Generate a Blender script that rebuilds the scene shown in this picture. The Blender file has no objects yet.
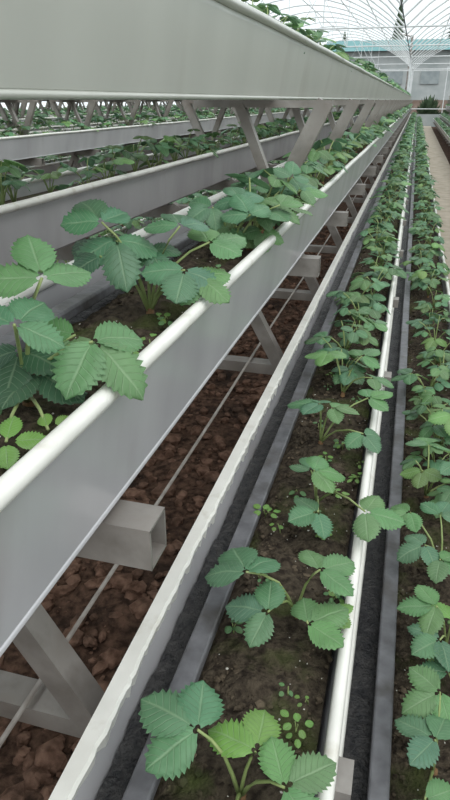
import bpy, math, random
from mathutils import Vector, Matrix, noise
random.seed(7)
R=random.random
def U(a,b): return a+(b-a)*random.random()
EYE=1.5
scene=bpy.context.scene
# ---------------------------------------------------------------- materials
def new_mat(name):
    m=bpy.data.materials.new(name); m.use_nodes=True
    nt=m.node_tree; b=nt.nodes['Principled BSDF']
    return m,nt,b
def noise_mat(name,c1,c2,scale=20,rough=.6,bump=.0,detail=6,c3=None,scale3=4,stretch=(1,1,1),metal=0,bscale=None,spec=.4,lo=.35,hi=.65,lo3=.5,hi3=.7):
    m,nt,b=new_mat(name); N=nt.nodes; L=nt.links
    tc=N.new('ShaderNodeTexCoord'); mp=N.new('ShaderNodeMapping'); mp.inputs['Scale'].default_value=stretch
    L.new(tc.outputs['Object'],mp.inputs['Vector'])
    n=N.new('ShaderNodeTexNoise'); n.inputs['Scale'].default_value=scale; n.inputs['Detail'].default_value=detail
    L.new(mp.outputs[0],n.inputs['Vector'])
    r=N.new('ShaderNodeValToRGB'); r.color_ramp.elements[0].position=lo; r.color_ramp.elements[1].position=hi
    r.color_ramp.elements[0].color=(*c1,1); r.color_ramp.elements[1].color=(*c2,1)
    L.new(n.outputs['Fac'],r.inputs[0]); out=r.outputs[0]
    if c3:
        n3=N.new('ShaderNodeTexNoise'); n3.inputs['Scale'].default_value=scale3; n3.inputs['Detail'].default_value=5
        L.new(mp.outputs[0],n3.inputs['Vector'])
        r3=N.new('ShaderNodeValToRGB'); r3.color_ramp.elements[0].position=lo3; r3.color_ramp.elements[1].position=hi3
        L.new(n3.outputs['Fac'],r3.inputs[0])
        mx=N.new('ShaderNodeMix'); mx.data_type='RGBA'
        L.new(r3.outputs[0],mx.inputs[0]); L.new(out,mx.inputs[6]); mx.inputs[7].default_value=(*c3,1)
        out=mx.outputs[2]
    L.new(out,b.inputs['Base Color'])
    b.inputs['Roughness'].default_value=rough; b.inputs['Metallic'].default_value=metal
    b.inputs['Specular IOR Level'].default_value=spec
    if bump:
        n2=N.new('ShaderNodeTexNoise'); n2.inputs['Scale'].default_value=bscale or scale*2; n2.inputs['Detail'].default_value=8
        L.new(mp.outputs[0],n2.inputs['Vector'])
        bp=N.new('ShaderNodeBump'); bp.inputs['Strength'].default_value=bump; bp.inputs['Distance'].default_value=.01
        L.new(n2.outputs['Fac'],bp.inputs['Height']); L.new(bp.outputs[0],b.inputs['Normal'])
    return m
M_face=noise_mat('trough_sheet',(.53,.52,.54),(.63,.62,.64),3,.25,.05,c3=(.40,.375,.36),scale3=5,stretch=(1,1.2,.4),lo3=.58,hi3=.95,metal=.25)
M_top=noise_mat('trough_sheet_pale',(.52,.53,.48),(.59,.60,.545),2.5,.28,.04,c3=(.41,.40,.35),scale3=6,stretch=(1,1,.3),lo3=.57,hi3=.95,metal=.15)
M_rim=noise_mat('white_plastic_rim',(.76,.75,.70),(.86,.85,.80),14,.28,.08,c3=(.50,.46,.37),scale3=22,lo3=.61,hi3=.88)
M_tube=noise_mat('grey_tube',(.10,.10,.108),(.16,.16,.172),30,.4,.15,c3=(.06,.055,.05),scale3=12)
M_steel=noise_mat('galvanized_steel',(.23,.21,.19),(.36,.335,.31),14,.42,.2,c3=(.14,.11,.09),scale3=7,metal=.3)
M_liner=noise_mat('black_liner',(.008,.008,.010),(.040,.038,.037),60,.4,.9)
M_soil=noise_mat('trough_soil',(.030,.023,.018),(.100,.080,.058),70,.95,1.0,c3=(.075,.095,.030),scale3=9,spec=.1,lo3=.53,hi3=.74)
M_ground=noise_mat('red_earth',(.042,.026,.019),(.16,.096,.068),35,.95,1.0,c3=(.032,.024,.02),scale3=4,spec=.1)
M_clod=noise_mat('earth_clod',(.10,.056,.039),(.26,.157,.113),30,.95,.8,c3=(.07,.05,.039),scale3=4,spec=.1)
M_crumb=noise_mat('soil_crumb',(.025,.019,.014),(.14,.11,.078),50,.95,.8,c3=(.07,.09,.035),scale3=9,spec=.1,lo3=.55,hi3=.75)
M_perl=noise_mat('perlite',(.45,.43,.38),(.60,.58,.53),50,.9)
M_aisle=noise_mat('aisle_concrete',(.36,.31,.24),(.48,.42,.34),6,.85,.3)
M_wire=noise_mat('wire',(.30,.27,.24),(.42,.39,.36),30,.6)
M_white=noise_mat('white_steel',(.62,.64,.65),(.74,.76,.77),5,.45)
M_teal=noise_mat('teal_roof',(.09,.24,.25),(.13,.31,.32),3,.5)
M_wallb=noise_mat('pale_wall',(.36,.40,.40),(.46,.49,.49),1.2,.8)
M_brick=noise_mat('brick_wall',(.22,.16,.13),(.32,.25,.21),2,.9)
M_glass=noise_mat('window_pane',(.26,.30,.31),(.34,.38,.39),2,.2)
M_tree=noise_mat('tree_foliage',(.05,.085,.045),(.12,.18,.10),3,.9)
M_trunk=noise_mat('trunk',(.10,.07,.05),(.16,.12,.09),8,.9)
# leaf material : uv veins + per-leaf tint attribute
def leaf_mat():
    m,nt,b=new_mat('strawberry_leaf'); N=nt.nodes; L=nt.links
    def math_(op,a=None,bb=None,c=None):
        n=N.new('ShaderNodeMath'); n.operation=op
        for i,x in enumerate((a,bb,c)):
            if x is None: continue
            if isinstance(x,(int,float)): n.inputs[i].default_value=x
            else: L.new(x,n.inputs[i])
        return n.outputs[0]
    uv=N.new('ShaderNodeUVMap'); uv.uv_map='UVMap'
    sp=N.new('ShaderNodeSeparateXYZ'); L.new(uv.outputs[0],sp.inputs[0])
    s=math_('ABSOLUTE',math_('MULTIPLY_ADD',sp.outputs[0],2.0,-1.0))
    ph=math_('FRACT',math_('MULTIPLY',math_('SUBTRACT',sp.outputs[1],math_('MULTIPLY',s,.30)),7.5))
    d=math_('ABSOLUTE',math_('SUBTRACT',ph,.5))   # .5 at vein
    v1=N.new('ShaderNodeMapRange'); L.new(d,v1.inputs[0]); v1.inputs[1].default_value=.40; v1.inputs[2].default_value=.5
    v2=N.new('ShaderNodeMapRange'); L.new(s,v2.inputs[0]); v2.inputs[1].default_value=.09; v2.inputs[2].default_value=.02
    v=math_('MAXIMUM',v1.outputs[0],v2.outputs[0])
    at=N.new('ShaderNodeAttribute'); at.attribute_name='tint'
    tc=N.new('ShaderNodeTexCoord'); n=N.new('ShaderNodeTexNoise'); n.inputs['Scale'].default_value=25
    L.new(tc.outputs['Object'],n.inputs['Vector'])
    hs=N.new('ShaderNodeHueSaturation'); L.new(at.outputs['Color'],hs.inputs['Color']); hs.inputs['Saturation'].default_value=.94
    mr=N.new('ShaderNodeMapRange'); L.new(n.outputs['Fac'],mr.inputs[0]); mr.inputs[3].default_value=.72; mr.inputs[4].default_value=1.35
    L.new(mr.outputs[0],hs.inputs['Value'])
    mx=N.new('ShaderNodeMix'); mx.data_type='RGBA'
    L.new(math_('MULTIPLY',v,.30),mx.inputs[0]); L.new(hs.outputs[0],mx.inputs[6]); mx.inputs[7].default_value=(.38,.52,.32,1)
    L.new(mx.outputs[2],b.inputs['Base Color'])
    b.inputs['Roughness'].default_value=.42; b.inputs['Specular IOR Level'].default_value=.5
    bp=N.new('ShaderNodeBump'); bp.inputs['Strength'].default_value=.5; bp.inputs['Distance'].default_value=.002; bp.invert=True
    L.new(v,bp.inputs['Height']); L.new(bp.outputs[0],b.inputs['Normal'])
    tr=N.new('ShaderNodeBsdfTranslucent'); L.new(mx.outputs[2],tr.inputs[0])
    ms=N.new('ShaderNodeMixShader'); ms.inputs[0].default_value=.22
    L.new(b.outputs[0],ms.inputs[1]); L.new(tr.outputs[0],ms.inputs[2]); L.new(ms.outputs[0],N['Material Output'].inputs[0])
    return m
M_leaf=leaf_mat()
M_stem=noise_mat('strawberry_stem',(.20,.27,.09),(.33,.40,.17),20,.5)
M_crown=noise_mat('strawberry_crown',(.12,.06,.03),(.25,.15,.07),40,.8)

# ---------------------------------------------------------------- mesh helpers
def mk(name,verts,faces,mats,mi=None,parent=None,smooth=False,loc=(0,0,0)):
    me=bpy.data.meshes.new(name); me.from_pydata([tuple(v) for v in verts],[],faces)
    for m in (mats if isinstance(mats,(list,tuple)) else [mats]): me.materials.append(m)
    if mi: me.polygons.foreach_set('material_index',mi)
    if smooth: me.polygons.foreach_set('use_smooth',[True]*len(me.polygons))
    me.update()
    o=bpy.data.objects.new(name,me); o.location=loc; scene.collection.objects.link(o)
    if parent: o.parent=parent
    return o
def empty(name,loc=(0,0,0)):
    e=bpy.data.objects.new(name,None); e.location=loc; e.empty_display_size=.1
    scene.collection.objects.link(e); return e
def beam(V,F,p,q,w,h,up=Vector((0,1,0))):
    p=Vector(p); q=Vector(q); d=(q-p).normalized()
    a=d.cross(up).normalized()*(h/2); b=up.normalized()*(w/2)
    i=len(V)
    for c in (p,q):
        for sa,sb in ((-1,-1),(1,-1),(1,1),(-1,1)): V.append(c+a*sa+b*sb)
    F+= [(i,i+1,i+2,i+3),(i+7,i+6,i+5,i+4)]+[(i+k,i+4+k,i+4+(k+1)%4,i+(k+1)%4) for k in range(4)]
def tube(V,F,pts,r,n=8,r1=None):
    base=len(V); m=len(pts)
    for k,p in enumerate(pts):
        p=Vector(p)
        d=(Vector(pts[min(k+1,m-1)])-Vector(pts[max(k-1,0)])).normalized()
        a=d.cross(Vector((0,0,1)) if abs(d.z)<.9 else Vector((1,0,0))).normalized(); b=d.cross(a)
        rr=r if r1 is None else r+(r1-r)*k/(m-1)
        for j in range(n):
            t=2*math.pi*j/n; V.append(p+a*math.cos(t)*rr+b*math.sin(t)*rr)
    for k in range(m-1):
        for j in range(n):
            F.append((base+k*n+j,base+k*n+(j+1)%n,base+(k+1)*n+(j+1)%n,base+(k+1)*n+j))
    F.append(tuple(base+j for j in range(n))[::-1]); F.append(tuple(base+(m-1)*n+j for j in range(n)))
def ysteps(y0,y1,near=.05,grow=.03):
    ys=[y0]; 
    while ys[-1]<y1:
        ys.append(ys[-1]+max(near,grow*max(0,ys[-1])))
    ys[-1]=y1; return ys
Y0,Y1=-.6,42.0
def trough(x0,x1,zt,depth,face,tube_r=.0108,flat_in=False,detail=True,seed=0,y0=Y0,tubew=.034,soil_d=.04):
    """x0 inner (towards rack centre) rim, x1 outer rim"""
    s=1 if x1>x0 else -1; zt=zt+EYE
    e=empty('planting_trough')
    ys=ysteps(y0,Y1,.06 if detail else .3,.04)
    prof=[(x1-s*.004,zt),(x1-s*.006,zt-.02),(x1-s*.032,zt-depth+.01),(x1-s*.045,zt-depth),(x0+s*.030,zt-depth),(x0+s*.018,zt-depth+.01),(x0+s*.004,zt)]
    V=[];F=[];n=len(prof)
    for y in ys:
        wob=.0025*noise.noise(Vector((seed,y*1.3,0)))
        for (x,z) in prof: V.append((x+wob,y,z))
    for k in range(len(ys)-1):
        for j in range(n-1): F.append((k*n+j,k*n+j+1,(k+1)*n+j+1,(k+1)*n+j))
    mk('trough_shell',V,F,face,parent=e)
    V=[];F=[]
    tube(V,F,[(x1-s*.036+.0025*noise.noise(Vector((seed,y*1.3,0))),y,zt-depth+.004) for y in ys],.006,6)
    mk('bottom_lip',V,F,face,parent=e,smooth=True)
    # outer rim
    V=[];F=[]
    tube(V,F,[(x1+.004*noise.noise(Vector((seed+3,y*1.1,0))),y,zt+.003*noise.noise(Vector((seed+5,y*2,0)))) for y in ys],tube_r,10)
    mk('outer_rim',V,F,M_rim if face is not M_top else M_top,parent=e,smooth=True)
    # inner rim
    V=[];F=[]
    if flat_in:
        ys2=ysteps(y0,8,.010,.004)+[10,14,20,30,Y1]
        for y in ys2:
            j=.006*abs(noise.noise(Vector((seed,y*28,3))))+.003*R()
            a=x0-s*.021; b=x0+s*(.006+j if y<8 else .012)
            V+=[(a,y,zt-.022),(a+s*.003,y,zt+.002),(b-s*.004,y,zt+.003),(b,y,zt-.002),(b-s*.004,y,zt-.03)]
        for k in range(len(ys2)-1):
            for j in range(4): F.append((k*5+j,k*5+j+1,k*5+5+j+1,k*5+5+j))
    else:
        tube(V,F,[(x0,y,zt+.003*noise.noise(Vector((seed+9,y*2,0)))) for y in ys],.013,8)
    mk('inner_rim',V,F,M_rim,parent=e,smooth=not flat_in)
    # drip / heating tube along the trough
    V=[];F=[]; xt=x0+s*.075; zz=zt-soil_d+.012
    beam(V,F,(xt,y0,zz),(xt,Y1,zz),tubew,.020,up=Vector((1,0,0)))
    o=mk('irrigation_tube',V,F,M_tube,parent=e)
    bv=o.modifiers.new('b','BEVEL'); bv.width=.004; bv.segments=2
    # soil
    V=[];F=[]; ys3=ysteps(y0,Y1,.012 if detail else .2,.012 if detail else .05); nx=22 if detail else 6
    a=x0+s*.014; b=x1-s*.019
    for y in ys3:
        for i in range(nx+1):
            t=i/nx; x=a+(b-a)*t
            h=.011*noise.noise(Vector((x*30,y*30,seed)))+.008*noise.noise(Vector((x*80,y*80,seed)))+.010*noise.noise(Vector((x*9,y*9,seed)))
            mound=.012*math.sin(math.pi*max(0,(t-.3)/.7))
            if t<.28: h=h*.6-.010
            V.append((x,y,zt-soil_d-.008+h*(.3 if i==nx else 1)+mound))
    mi=[]
    for k in range(len(ys3)-1):
        for i in range(nx):
            q=k*(nx+1)+i; F.append((q,q+1,q+nx+2,q+nx+1)); mi.append(1 if (i+.5)/nx<.22 else 0)
    mk('soil',V,F,[M_soil,M_liner],mi,parent=e,smooth=True)
    return e
def lumps(name,n,xr,yr,z,r0,r1,mat,parent=None,pw=1.6):
    import bmesh
    bm=bmesh.new(); bmesh.ops.create_icosphere(bm,subdivisions=1,radius=1)
    bv=[v.co.copy() for v in bm.verts]; bf=[tuple(v.index for v in f.verts) for f in bm.faces]; bm.free()
    V=[];F=[]
    for _ in range(n):
        x=U(*xr); y=yr[0]+(yr[1]-yr[0])*R()**pw; r=r0+(r1-r0)*R()**3
        sc=Vector((U(.7,1.3),U(.7,1.3),U(.5,.9)))*r; rot=Matrix.Rotation(U(0,6.28),3,'Z'); i=len(V); o=U(0,100)
        for c in bv:
            q=Vector((c.x*sc.x,c.y*sc.y,c.z*sc.z))*(1+.5*noise.noise(c*1.7+Vector((o,0,0))))
            q=rot@q; V.append((q.x+x,q.y+y,q.z+z+r*.2))
        F+=[tuple(i+k for k in f) for f in bf]
    return mk(name,V,F,mat,parent=parent)

# ---------------------------------------------------------------- racks
FR=[.6,2.15,3.15,4.3,5.5]+[6.7+1.2*k for k in range(29)]
def frame_mesh(vsides):
    V=[];F=[]; up=Vector((0,1,0))
    for s in (-1,1):
        beam(V,F,(s*.262,0,EYE-.49),(s*.82,0,0.0),.045,.045)
        if s in vsides:   # V props carrying the top trough
            beam(V,F,(s*.32,0,EYE-.005),(s*.45,0,EYE-.31),.035,.030)
            beam(V,F,(s*.60,0,EYE-.005),(s*.45,0,EYE-.31),.035,.05)
            beam(V,F,(s*.45,0,EYE-.29),(s*.45,0,EYE-.50),.035,.03)
            beam(V,F,(s*.17,0.01,EYE-.011),(s*.62,0.01,EYE-.011),.05,.022)
        beam(V,F,(s*.60,.012,EYE-1.155),(s*1.2,.012,EYE-1.155),.055,.04)
    for (w,z,h) in ((.90,-.922,.04),):
        beam(V,F,(-w,.012,EYE+z),(w,.012,EYE+z),.055,h)
    # cross bar under the middle troughs: hollow rectangular section
    w=.612; zc=EYE-.524; t=.004
    for dz in (-.030,.030): beam(V,F,(-w,.012,zc+dz),(w,.012,zc+dz),.055,t)
    for dy in (-.0255,.0255): beam(V,F,(-w,.012+dy,zc),(w,.012+dy,zc),t,.060)
    me=bpy.data.meshes.new('a_frame'); me.from_pydata([tuple(v) for v in V],[],F); me.materials.append(M_steel); return me
FM=frame_mesh((-1,1)); FM0=frame_mesh(()); FM1=frame_mesh((1,))
def rack(cx,detail,sides=(1,-1)):
    for s in sides:
        d=detail and s==1
        trough(cx+s*.175,cx+s*.475,.185,.183,M_top,detail=False,seed=cx+s)
        trough(cx+s*.270,cx+s*.585,-.292,.19,M_face,detail=d,seed=cx+2*s)
        trough(cx+s*.568,cx+s*.865,-.75,.15,M_face,flat_in=d,tube_r=.0095,detail=d,seed=cx+3*s)
        trough(cx+s*.870,cx+s*1.170,-.98,.15,M_face,tube_r=.010,detail=d,seed=cx+4*s)
    for i,y in enumerate(FR):
        o=bpy.data.objects.new('metal_support_frame',FM0 if i==0 else (FM1 if i in (1,2) else FM)); o.location=(cx,y,0); scene.collection.objects.link(o)
CX=-.875
rack(CX,True)
for c in (CX-3.05,CX-6.1,CX-9.15): rack(c,False)
rack(CX+3.05,False)
# wires under the rack
V=[];F=[]
tube(V,F,[(-.502,y,EYE-.893+.004*math.sin(y*3)) for y in ysteps(-.3,41,.2,.05)],.005,6)
tube(V,F,[(-.62,y,EYE-.893) for y in (-.3,41)],.003,6)
mk('support_wire',V,F,M_wire,smooth=True)

# ---------------------------------------------------------------- ground
V=[];F=[]; ys=ysteps(-.6,44,.02,.02); nx=60
for y in ys:
    for i in range(nx+1):
        x=-1.95+2.28*i/nx
        V.append((x,y,.0+.025*noise.noise(Vector((x*6,y*6,0)))+.018*noise.noise(Vector((x*25,y*25,2)))))
for k in range(len(ys)-1):
    for i in range(nx):
        q=k*(nx+1)+i; F.append((q,q+1,q+nx+2,q+nx+1))
mk('soil_bed',V,F,M_ground,smooth=True)
lumps('soil_clods',8500,(-1.5,.2),(-.2,9),.002,.004,.040,M_clod)
mk('floor',[(-40,-3,-.03),(40,-3,-.03),(40,120,-.03),(-40,120,-.03)],[(0,1,2,3)],M_ground)
for cx in (CX,CX-3.05,CX-6.1,CX-9.15):
    V=[];F=[]; c=cx+1.525
    beam(V,F,(c,-2,.01),(c,44,.01),.62,.05,up=Vector((1,0,0)))
    mk('concrete_walkway',V,F,M_aisle)
for (a,b,z) in ((-.49,-.31,-.335),(-.205,-.03,-.79),(.085,.28,-1.02)):
    lumps('soil_crumbs',3600,(a,b),(.1,5),EYE+z-.002,.0015,.008,M_crumb)
    lumps('perlite_grains',260,(a,b),(.2,4),EYE+z+.006,.001,.0028,M_perl)

# ---------------------------------------------------------------- strawberry plants
class PB:
    def __init__(s): s.V=[];s.F=[];s.UV=[];s.T=[];s.MI=[]
    def leaflet(s,base,d,up,L,W,fold,droop,tint,hi=True):
        d=d.normalized(); side=d.cross(up).normalized(); n=side.cross(d).normalized()
        nt,ns=(19,3) if hi else (6,1)
        i0=len(s.V); cols=2*ns+1; ph=U(0,9)
        tw=U(-.25,.25)
        for k in range(nt+1):
            t=k/nt
            w=W*.5*(max(.012,math.sin(math.pi*min(1,t**.98*.98+.012)))**.60)
            tooth=(1.03 if k%2 else .84) if hi else 1
            fwd=(.035*L if k%2 else -.015*L) if hi else 0
            if k==nt: w*=.30
            for j in range(cols):
                sj=(j-ns)/ns; a=abs(sj)
                ww=w*sj*(tooth if a==1 else 1)
                y=t*L+(fwd if a==1 else 0)-a*a*.05*L
                z=fold*abs(ww)-droop*L*t*t - .12*L*(a**2)*math.sin(t*3) + L*.035*noise.noise(Vector((t*3+ph,sj*2,ph)))+tw*ww*t
                if hi: z+=.0006*(1 if k%2 else -1)*(a if a<1 else .4)
                s.V.append(base+d*y+side*ww+n*z); s.UV.append((sj*.5+.5,t)); s.T.append(tint)
        for k in range(nt):
            for j in range(cols-1):
                q=i0+k*cols+j; s.F.append((q,q+1,q+cols+1,q+cols)); s.MI.append(0)
    def tb(s,pts,r,r1,mi,n=6):
        i=len(s.V); f0=len(s.F); tube(s.V,s.F,pts,r,n,r1)
        s.UV+=[(.5,.5)]*(len(s.V)-i); s.T+=[(.1,.2,.1)]*(len(s.V)-i); s.MI+=[mi]*(len(s.F)-f0)
    def leaf(s,crown,J,head,size,tint=None,hi=True,lean=(0,0),petr=1.0):
        """trifoliate leaf: petiole crown->J, middle leaflet along head (unit vec)"""
        if tint is None:
            b=U(.68,1.3); y=U(0,1)**2.5
            tint=((.100+.06*y)*b,(.235+.06*y)*b,(.115-.035*y)*b)
        mid=(crown+J)/2; out=(J-crown); out.z=0
        mid=mid-out*.12+Vector((0,0,.12*(J-crown).length))
        pts=[crown,(crown+mid)/2+Vector((0,0,.005)),mid,(mid+J)/2+Vector((0,0,.006)),J]
        if not hi: pts=[crown,mid,J]
        s.tb(pts,.0030*petr,.0017*petr,1,6 if hi else 3)
        up=Vector((U(-.18,.18)+lean[0],U(-.18,.18)+lean[1],1)).normalized()
        h=(head-up*head.dot(up)).normalized()
        side=h.cross(up).normalized()
        a=U(1.1,1.45); fold=U(.1,.38); dr=U(.08,.36); st=.006
        for (ang,k) in ((0,1.0),(a,.93),(-a,.93)):
            dd=h*math.cos(ang)+side*math.sin(ang)+up*U(-.18,.10)
            tt=tuple(c*U(.90,1.1) for c in tint)
            s.leaflet(J+dd*st*(1 if ang else 1.8),dd,up,size*k*U(.92,1.08),size*k*U(.80,.94),fold,dr,tt,hi)
    def build(s,name):
        me=bpy.data.meshes.new(name); me.from_pydata([tuple(v) for v in s.V],[],s.F)
        for m in (M_leaf,M_stem,M_crown): me.materials.append(m)
        me.polygons.foreach_set('material_index',s.MI); me.polygons.foreach_set('use_smooth',[True]*len(me.polygons))
        ul=me.uv_layers.new(name='UVMap'); vi=[0]*len(me.loops); me.loops.foreach_get('vertex_index',vi)
        fl=[]
        for v in vi: fl+=s.UV[v]
        ul.data.foreach_set('uv',fl)
        ca=me.color_attributes.new('tint','FLOAT_COLOR','POINT'); fl=[]
        for t in s.T: fl+=[t[0],t[1],t[2],1]
        ca.data.foreach_set('color',fl); me.update(); return me
def rand_plant(pb,o,nl,hi=True,sz=1.0):
    pb.tb([o+Vector((0,0,-.012)),o+Vector((.002,0,.012))],.009,.006,2)
    a0=U(0,6.28)
    for k in range(nl):
        a=a0+k*2.4+U(-.3,.3); r=U(.03,.085)*sz; h=U(.045,.13)*sz if k%3 else U(.08,.16)*sz
        J=o+Vector((math.cos(a)*r,math.sin(a)*r,h)); hd=Vector((math.cos(a+U(-.5,.5)),math.sin(a+U(-.5,.5)),0))
        pb.leaf(o+Vector((0,0,.006)),J,hd,U(.036,.068)*sz,hi=hi,lean=(math.cos(a)*.25,math.sin(a)*.25))
VAR=[]
for i in range(9):
    pb=PB(); rand_plant(pb,Vector((0,0,0)),random.choice((5,6,7)),True,U(.9,1.2)); VAR.append(pb.build('strawberry_plant'))
SEG=[]
for i in range(5):
    pb=PB()
    y=0
    while y<2.4:
        rand_plant(pb,Vector((U(-.04,.04),y+U(-.04,.04),0)),random.choice((5,6,7)),False,U(.85,1.2)); y+=.20
    SEG.append(pb.build('plants_segment'))
def plant_at(x,y,z,parent=None,sc=1):
    o=bpy.data.objects.new('strawberry_plant',random.choice(VAR)); o.location=(x,y,z); o.rotation_euler=(0,0,U(0,6.28))
    k=sc*U(.8,1.12); o.scale=(k,k,k); scene.collection.objects.link(o)
    if parent: o.parent=parent
def plant_row(x,z,ynear,yfar,seg_to=42,step=.19,sc=1):
    e=empty('strawberry_plant_row'); y=ynear
    while y<yfar:
        plant_at(x+U(-.04,.04),y,z,e,sc); y+=step*U(.8,1.2)
    while y<seg_to-2.4:
        o=bpy.data.objects.new('plants_segment',random.choice(SEG)); o.location=(x,y,z)
        if R()<.5: o.rotation_euler=(0,0,math.pi); o.location.y=y+2.4
        scene.collection.objects.link(o); o.parent=e; y+=2.4
ZS={'t':EYE+.185-.045,'m':EYE-.292-.04,'l':EYE-.75-.04,'b':EYE-.98-.04}
plant_row(-.38,ZS['m'],1.50,8,sc=1.12)
plant_row(-.11,ZS['l'],1.78,8)
plant_row(.19,ZS['b'],1.50,8)
plant_row(-.53,ZS['t'],2.2,6)
# far side of this rack
plant_row(CX-.38,ZS['m'],.6,6); plant_row(CX-.75,ZS['l'],.6,3); plant_row(CX-.325,ZS['t'],.6,.7)
for c in (CX-3.05,CX-6.1,CX-9.15,CX+3.05):
    for s in (1,-1):
        if c>0 and s>0: continue
        plant_row(c+s*.48,ZS['m'],1,1.1); plant_row(c+s*.775,ZS['l'],1,1.1); plant_row(c+s*1.07,ZS['b'],1,1.1); plant_row(c+s*.325,ZS['t'],1,1.1)

# foreground plants: crown position on the trough soil (mm), then leaves:
# (petiole end dx,dy,height above soil in mm, heading degrees, leaflet length mm, tint)
DK=(.054,.140,.072); YG=(.18,.35,.07); MG=(.125,.275,.10); BG=(.096,.230,.118)
H=[((-408,580,'m'),[(46,-8,160,130,60,MG),(50,-74,130,92,52,BG),(94,0,90,-21,68,MG),(23,-10,50,-19,60,DK),(49,-116,20,23,30,YG),(77,-82,20,66,20,YG),(-1,2,70,-78,60,DK),(51,40,80,-107,50,MG)]),
((-395,937,'m'),[(-54,-42,160,139,62,BG),(-40,-25,130,-57,72,BG),(-56,-54,110,145,58,DK),(74,-26,90,-75,66,BG),(90,-20,80,-29,60,MG),(93,47,120,56,65,MG),(55,12,150,122,55,BG),(3,7,110,-49,50,DK)]),
((-375,1400,'m'),[(60,-79,110,129,65,BG),(49,47,110,-49,62,MG),(64,27,60,-65,55,MG),(21,-11,130,125,60,BG),(107,8,120,85,55,MG),(1,-22,70,-88,50,MG),(-30,-60,120,-120,58,BG)]),
((-353,1750,'m'),[(74,2,110,118,60,BG),(80,9,110,16,60,MG),(63,-70,150,107,55,BG),(18,90,70,-87,50,MG)]),
((-112,469,'l'),[(-49,-13,130,165,72,BG),(17,6,90,91,58,YG),(58,-27,90,38,58,MG),(10,-70,70,-80,55,MG)]),
((-97,793,'l'),[(-74,-61,130,122,72,BG),(-31,-94,90,176,60,BG),(35,-14,120,44,60,MG),(30,-91,80,41,60,MG),(58,-37,60,-39,35,YG)]),
((-110,1122,'l'),[(-4,-52,120,22,64,MG),(17,-121,70,-141,58,BG),(105,-138,100,-4,62,MG),(-20,40,60,110,45,BG)]),
((-137,1384,'l'),[(-5,-30,130,171,68,BG),(23,-4,110,-2,58,MG),(104,78,110,36,60,MG),(105,-59,80,-47,55,BG)]),
((-113,1694,'l'),[(-44,38,120,165,60,BG),(44,30,120,50,60,MG),(81,-54,90,4,55,MG),(13,35,70,-98,50,BG)]),
((-59,575,'l'),[(-4,0,25,153,14,YG),(2,-2,22,31,13,YG),(0,-9,18,-70,11,YG)]),
((-205,1044,'l'),[(-3,-8,25,145,18,YG),(9,-7,22,38,16,YG)]),
((-360,700,'m'),[(5,5,22,45,17,YG),(-6,2,20,160,15,YG)]),
((156,732,'b'),[(-8,-3,90,153,64,BG),(1,85,100,-142,64,MG),(-22,-93,70,-38,60,MG)]),
((187,1014,'b'),[(-33,1,110,-171,66,MG),(-25,-67,90,-136,58,BG),(0,-7,90,66,60,YG)]),
((184,1245,'b'),[(-50,-40,110,-145,60,BG),(-17,-71,100,-29,60,MG),(-85,66,120,-146,60,MG),(-13,88,110,70,55,BG)]),
((200,870,'b'),[(-20,30,60,110,50,BG),(20,-20,70,-60,52,MG)]),
]
for k in range(46):   # scattered little seedlings / weeds in the trough soil
    tr,(xa,xb)=random.choice((('l',(-.195,-.03)),('l',(-.195,-.03)),('b',(.10,.27)),('m',(-.48,-.32))))
    lv=[(random.randint(-9,9),random.randint(-9,9),random.randint(10,24),random.randint(0,359),random.randint(8,16),random.choice((YG,MG))) for _ in range(random.randint(1,3))]
    H.append(((U(xa,xb)*1000,U(.45,2.0)*1000,tr),lv))
for (cx_,cy_,tr),lv in H:
    C=Vector((cx_/1000,cy_/1000,ZS[tr]+.002 if tr=='m' else ZS[tr]))
    pb=PB(); small=lv[0][4]<=20
    if not small: pb.tb([Vector((0,0,-.015)),Vector((.002,0,.014))],.010,.006,2)
    for dx,dy,dz,an,sz,ti in lv:
        a=math.radians(an)
        pb.leaf(Vector((0,0,.004)),Vector((dx,dy,dz))/1000,Vector((math.cos(a),math.sin(a),0)),sz/1000,tint=ti,lean=(.25,-.45) if tr=='m' else (.05,-.12),petr=.4 if small else 1)
    o=bpy.data.objects.new('strawberry_seedling' if small else 'strawberry_plant',pb.build('strawberry_leaves')); o.location=C; scene.collection.objects.link(o)
plant_at(.153,1.56,ZS['b'],None,1.05)

# ---------------------------------------------------------------- greenhouse frame
e=empty('greenhouse_frame')
for (xa,xb) in ((-16.5,-8.5),(-8.5,-.5),(-.5,7.5)):
    V=[];F=[]
    w=xb-xa
    def arch(t): return (xa+w*t, 3.1+1.7*math.sin(math.pi*t)**.8)
    y=6
    while y<=44:
        pts=[]
        for k in range(17):
            x,z=arch(k/16); pts.append((x,y,z))
        tube(V,F,pts,.024,6)
        if int((y-6)/2)%3==0:
            tube(V,F,[(xa,y,3.1),(xb,y,3.1)],.022,6)
            for t in (.25,.5,.75):
                x,z=arch(t); tube(V,F,[(x,y,3.1),(x,y,z)],.012,5)
            for t0,t1 in ((.25,.37),(.5,.37),(.5,.63),(.75,.63)):
                x,z=arch(t1); x0,_=arch(t0); tube(V,F,[(x0,y,3.1),(x,y,z)],.010,5)
        y+=2
    for t in (0,.15,.3,.5,.7,.85,1):
        x,z=arch(t); tube(V,F,[(x,6,z),(x,44,z)],.015,6)
    mk('roof_arches',V,F,M_white,parent=e)
V=[];F=[]
for x in (-16.5,-8.5,-.5,7.5):
    for y in ((32,38,44) if x==-.5 else (14,20,26,32,38,44)): tube(V,F,[(x,y,0),(x,y,3.1)],.04,8)
for k in range(13): tube(V,F,[(-16.5+2*k,44,0),(-16.5+2*k,44,3.3)],.03,6)
for z in (1.0,3.1): tube(V,F,[(-16.5,44,z),(7.5,44,z)],.03,6)
mk('posts',V,F,M_white,parent=e)
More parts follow.
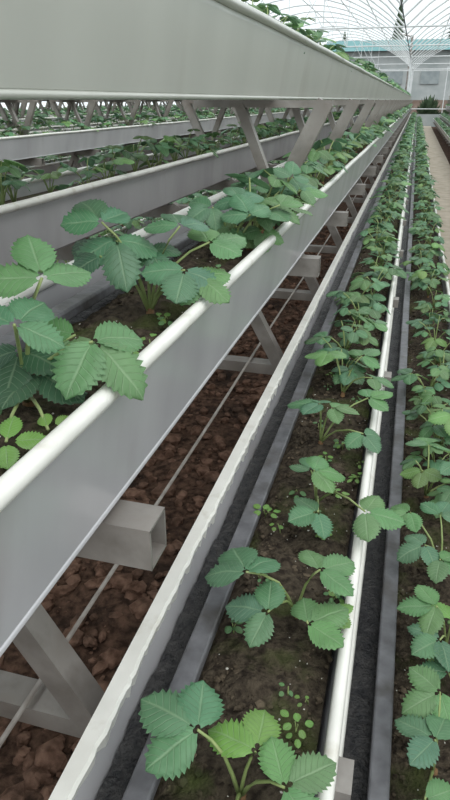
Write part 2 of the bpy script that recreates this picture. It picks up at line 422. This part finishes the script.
# low end wall, building with teal roof, trees
V=[];F=[]; beam(V,F,(-16.5,44.3,.35),(7.5,44.3,.35),.2,.7); mk('wall_end',V,F,M_wallb)
e=empty('farm_building',(0,60,0))
V=[];F=[]; beam(V,F,(-7,1,2.5),(20,1,2.5),6,5.0,up=Vector((0,1,0))); mk('walls',V,F,M_wallb,parent=e)
V=[];F=[]
for k in range(9):
    beam(V,F,(-5.6+2.8*k,-2.05,3.1),(-4.2+2.8*k,-2.05,3.1),.1,.9)
mk('windows',V,F,M_glass,parent=e)
V=[];F=[]; beam(V,F,(-7,-2.1,.75),(20,-2.1,.75),.15,1.5); mk('brick_plinth',V,F,M_brick,parent=e)
V=[(-8,-2.6,5.0),(21,-2.6,5.0),(21,1,6.0),(-8,1,6.0),(-8,4.6,5.0),(21,4.6,5.0)]; F=[(0,1,2,3),(3,2,5,4),(0,3,4),(1,5,2)]
mk('roof',V,F,M_teal,parent=e)
V=[];F=[]; tube(V,F,[(0,0,-.03),(0,0,5.6)],.09,8); tube(V,F,[(0,0,5.5),(-.9,0,5.7)],.05,6); mk('light_pole',V,F,M_steel,loc=(-.9,52,0))
def blades(V,F,p,q,w_):
    side=(q-p).cross(Vector((0,0,1))).normalized()*w_; i=len(V)
    V+=[p,(p+q)/2+side,q,(p+q)/2-side,(p+q)/2+Vector((0,0,-w_))]; F.extend([(i,i+1,i+2,i+3),(i,i+4,i+2)])
def conifer(x,y,h,r):
    e=empty('conifer_tree',(x,y,0)); V=[];F=[]; tube(V,F,[(0,0,-.03),(0,0,h*.95)],.2,8,.04); mk('trunk',V,F,M_trunk,parent=e)
    V=[];F=[]; 
    for k in range(800):
        t=R()**.8; z=h*(.25+.73*t); rr=r*(1-t)*U(.5,1.1)+.1; a=U(0,6.28); p=Vector((0,0,z+.2)); q=Vector((math.cos(a)*rr,math.sin(a)*rr,z-.25*rr))
        blades(V,F,p,q,.26*(1.2-t))
    mk('foliage',V,F,M_tree,parent=e)
conifer(-2.6,72,10.6,1.6); conifer(2.6,70,9.6,2.4); conifer(-8,74,7.8,1.8); conifer(-13,76,8,2.2)
for (x,h) in ((-3.5,1.6),(.8,1.9),(2.2,1.3),(4.5,2.0),(-6.5,1.8)):
    V=[];F=[]; tube(V,F,[(0,0,-.03),(0,0,h*.6)],.05,6)
    for k in range(260):
        v=Vector((random.gauss(0,1),random.gauss(0,1),abs(random.gauss(0,1)))).normalized(); q=Vector((v.x*h*.55,v.y*h*.5,h*.15+v.z*h*.85))*U(.75,1.05)
        blades(V,F,q*.55,q,.14)
    mk('shrub',V,F,M_tree,loc=(x,50+U(-1,1),0))
# ---------------------------------------------------------------- light and camera
w=bpy.data.worlds.new('overcast'); scene.world=w; w.use_nodes=True
bg=w.node_tree.nodes['Background']; bg.inputs[0].default_value=(.88,.95,.97,1); bg.inputs[1].default_value=1.28
l=bpy.data.lights.new('overcast_sun','SUN'); l.energy=1.5; l.angle=1.0; l.color=(1,.98,.95)
o=bpy.data.objects.new('overcast_sun',l); o.rotation_euler=(math.radians(25),math.radians(25),0); scene.collection.objects.link(o)
cam=bpy.data.cameras.new('camera'); co=bpy.data.objects.new('camera',cam); scene.collection.objects.link(co)
cam.sensor_fit='VERTICAL'; cam.sensor_height=24; cam.sensor_width=24; cam.lens=620/800*24; cam.clip_start=.02; cam.clip_end=300
M=Matrix(((.9628,-.1175,.2428,0),(.2698,.4194,-.8668,0),(0,.9,.4356,EYE),(0,0,0,1)))
co.matrix_world=M
scene.camera=co
scene.view_settings.view_transform='Standard'
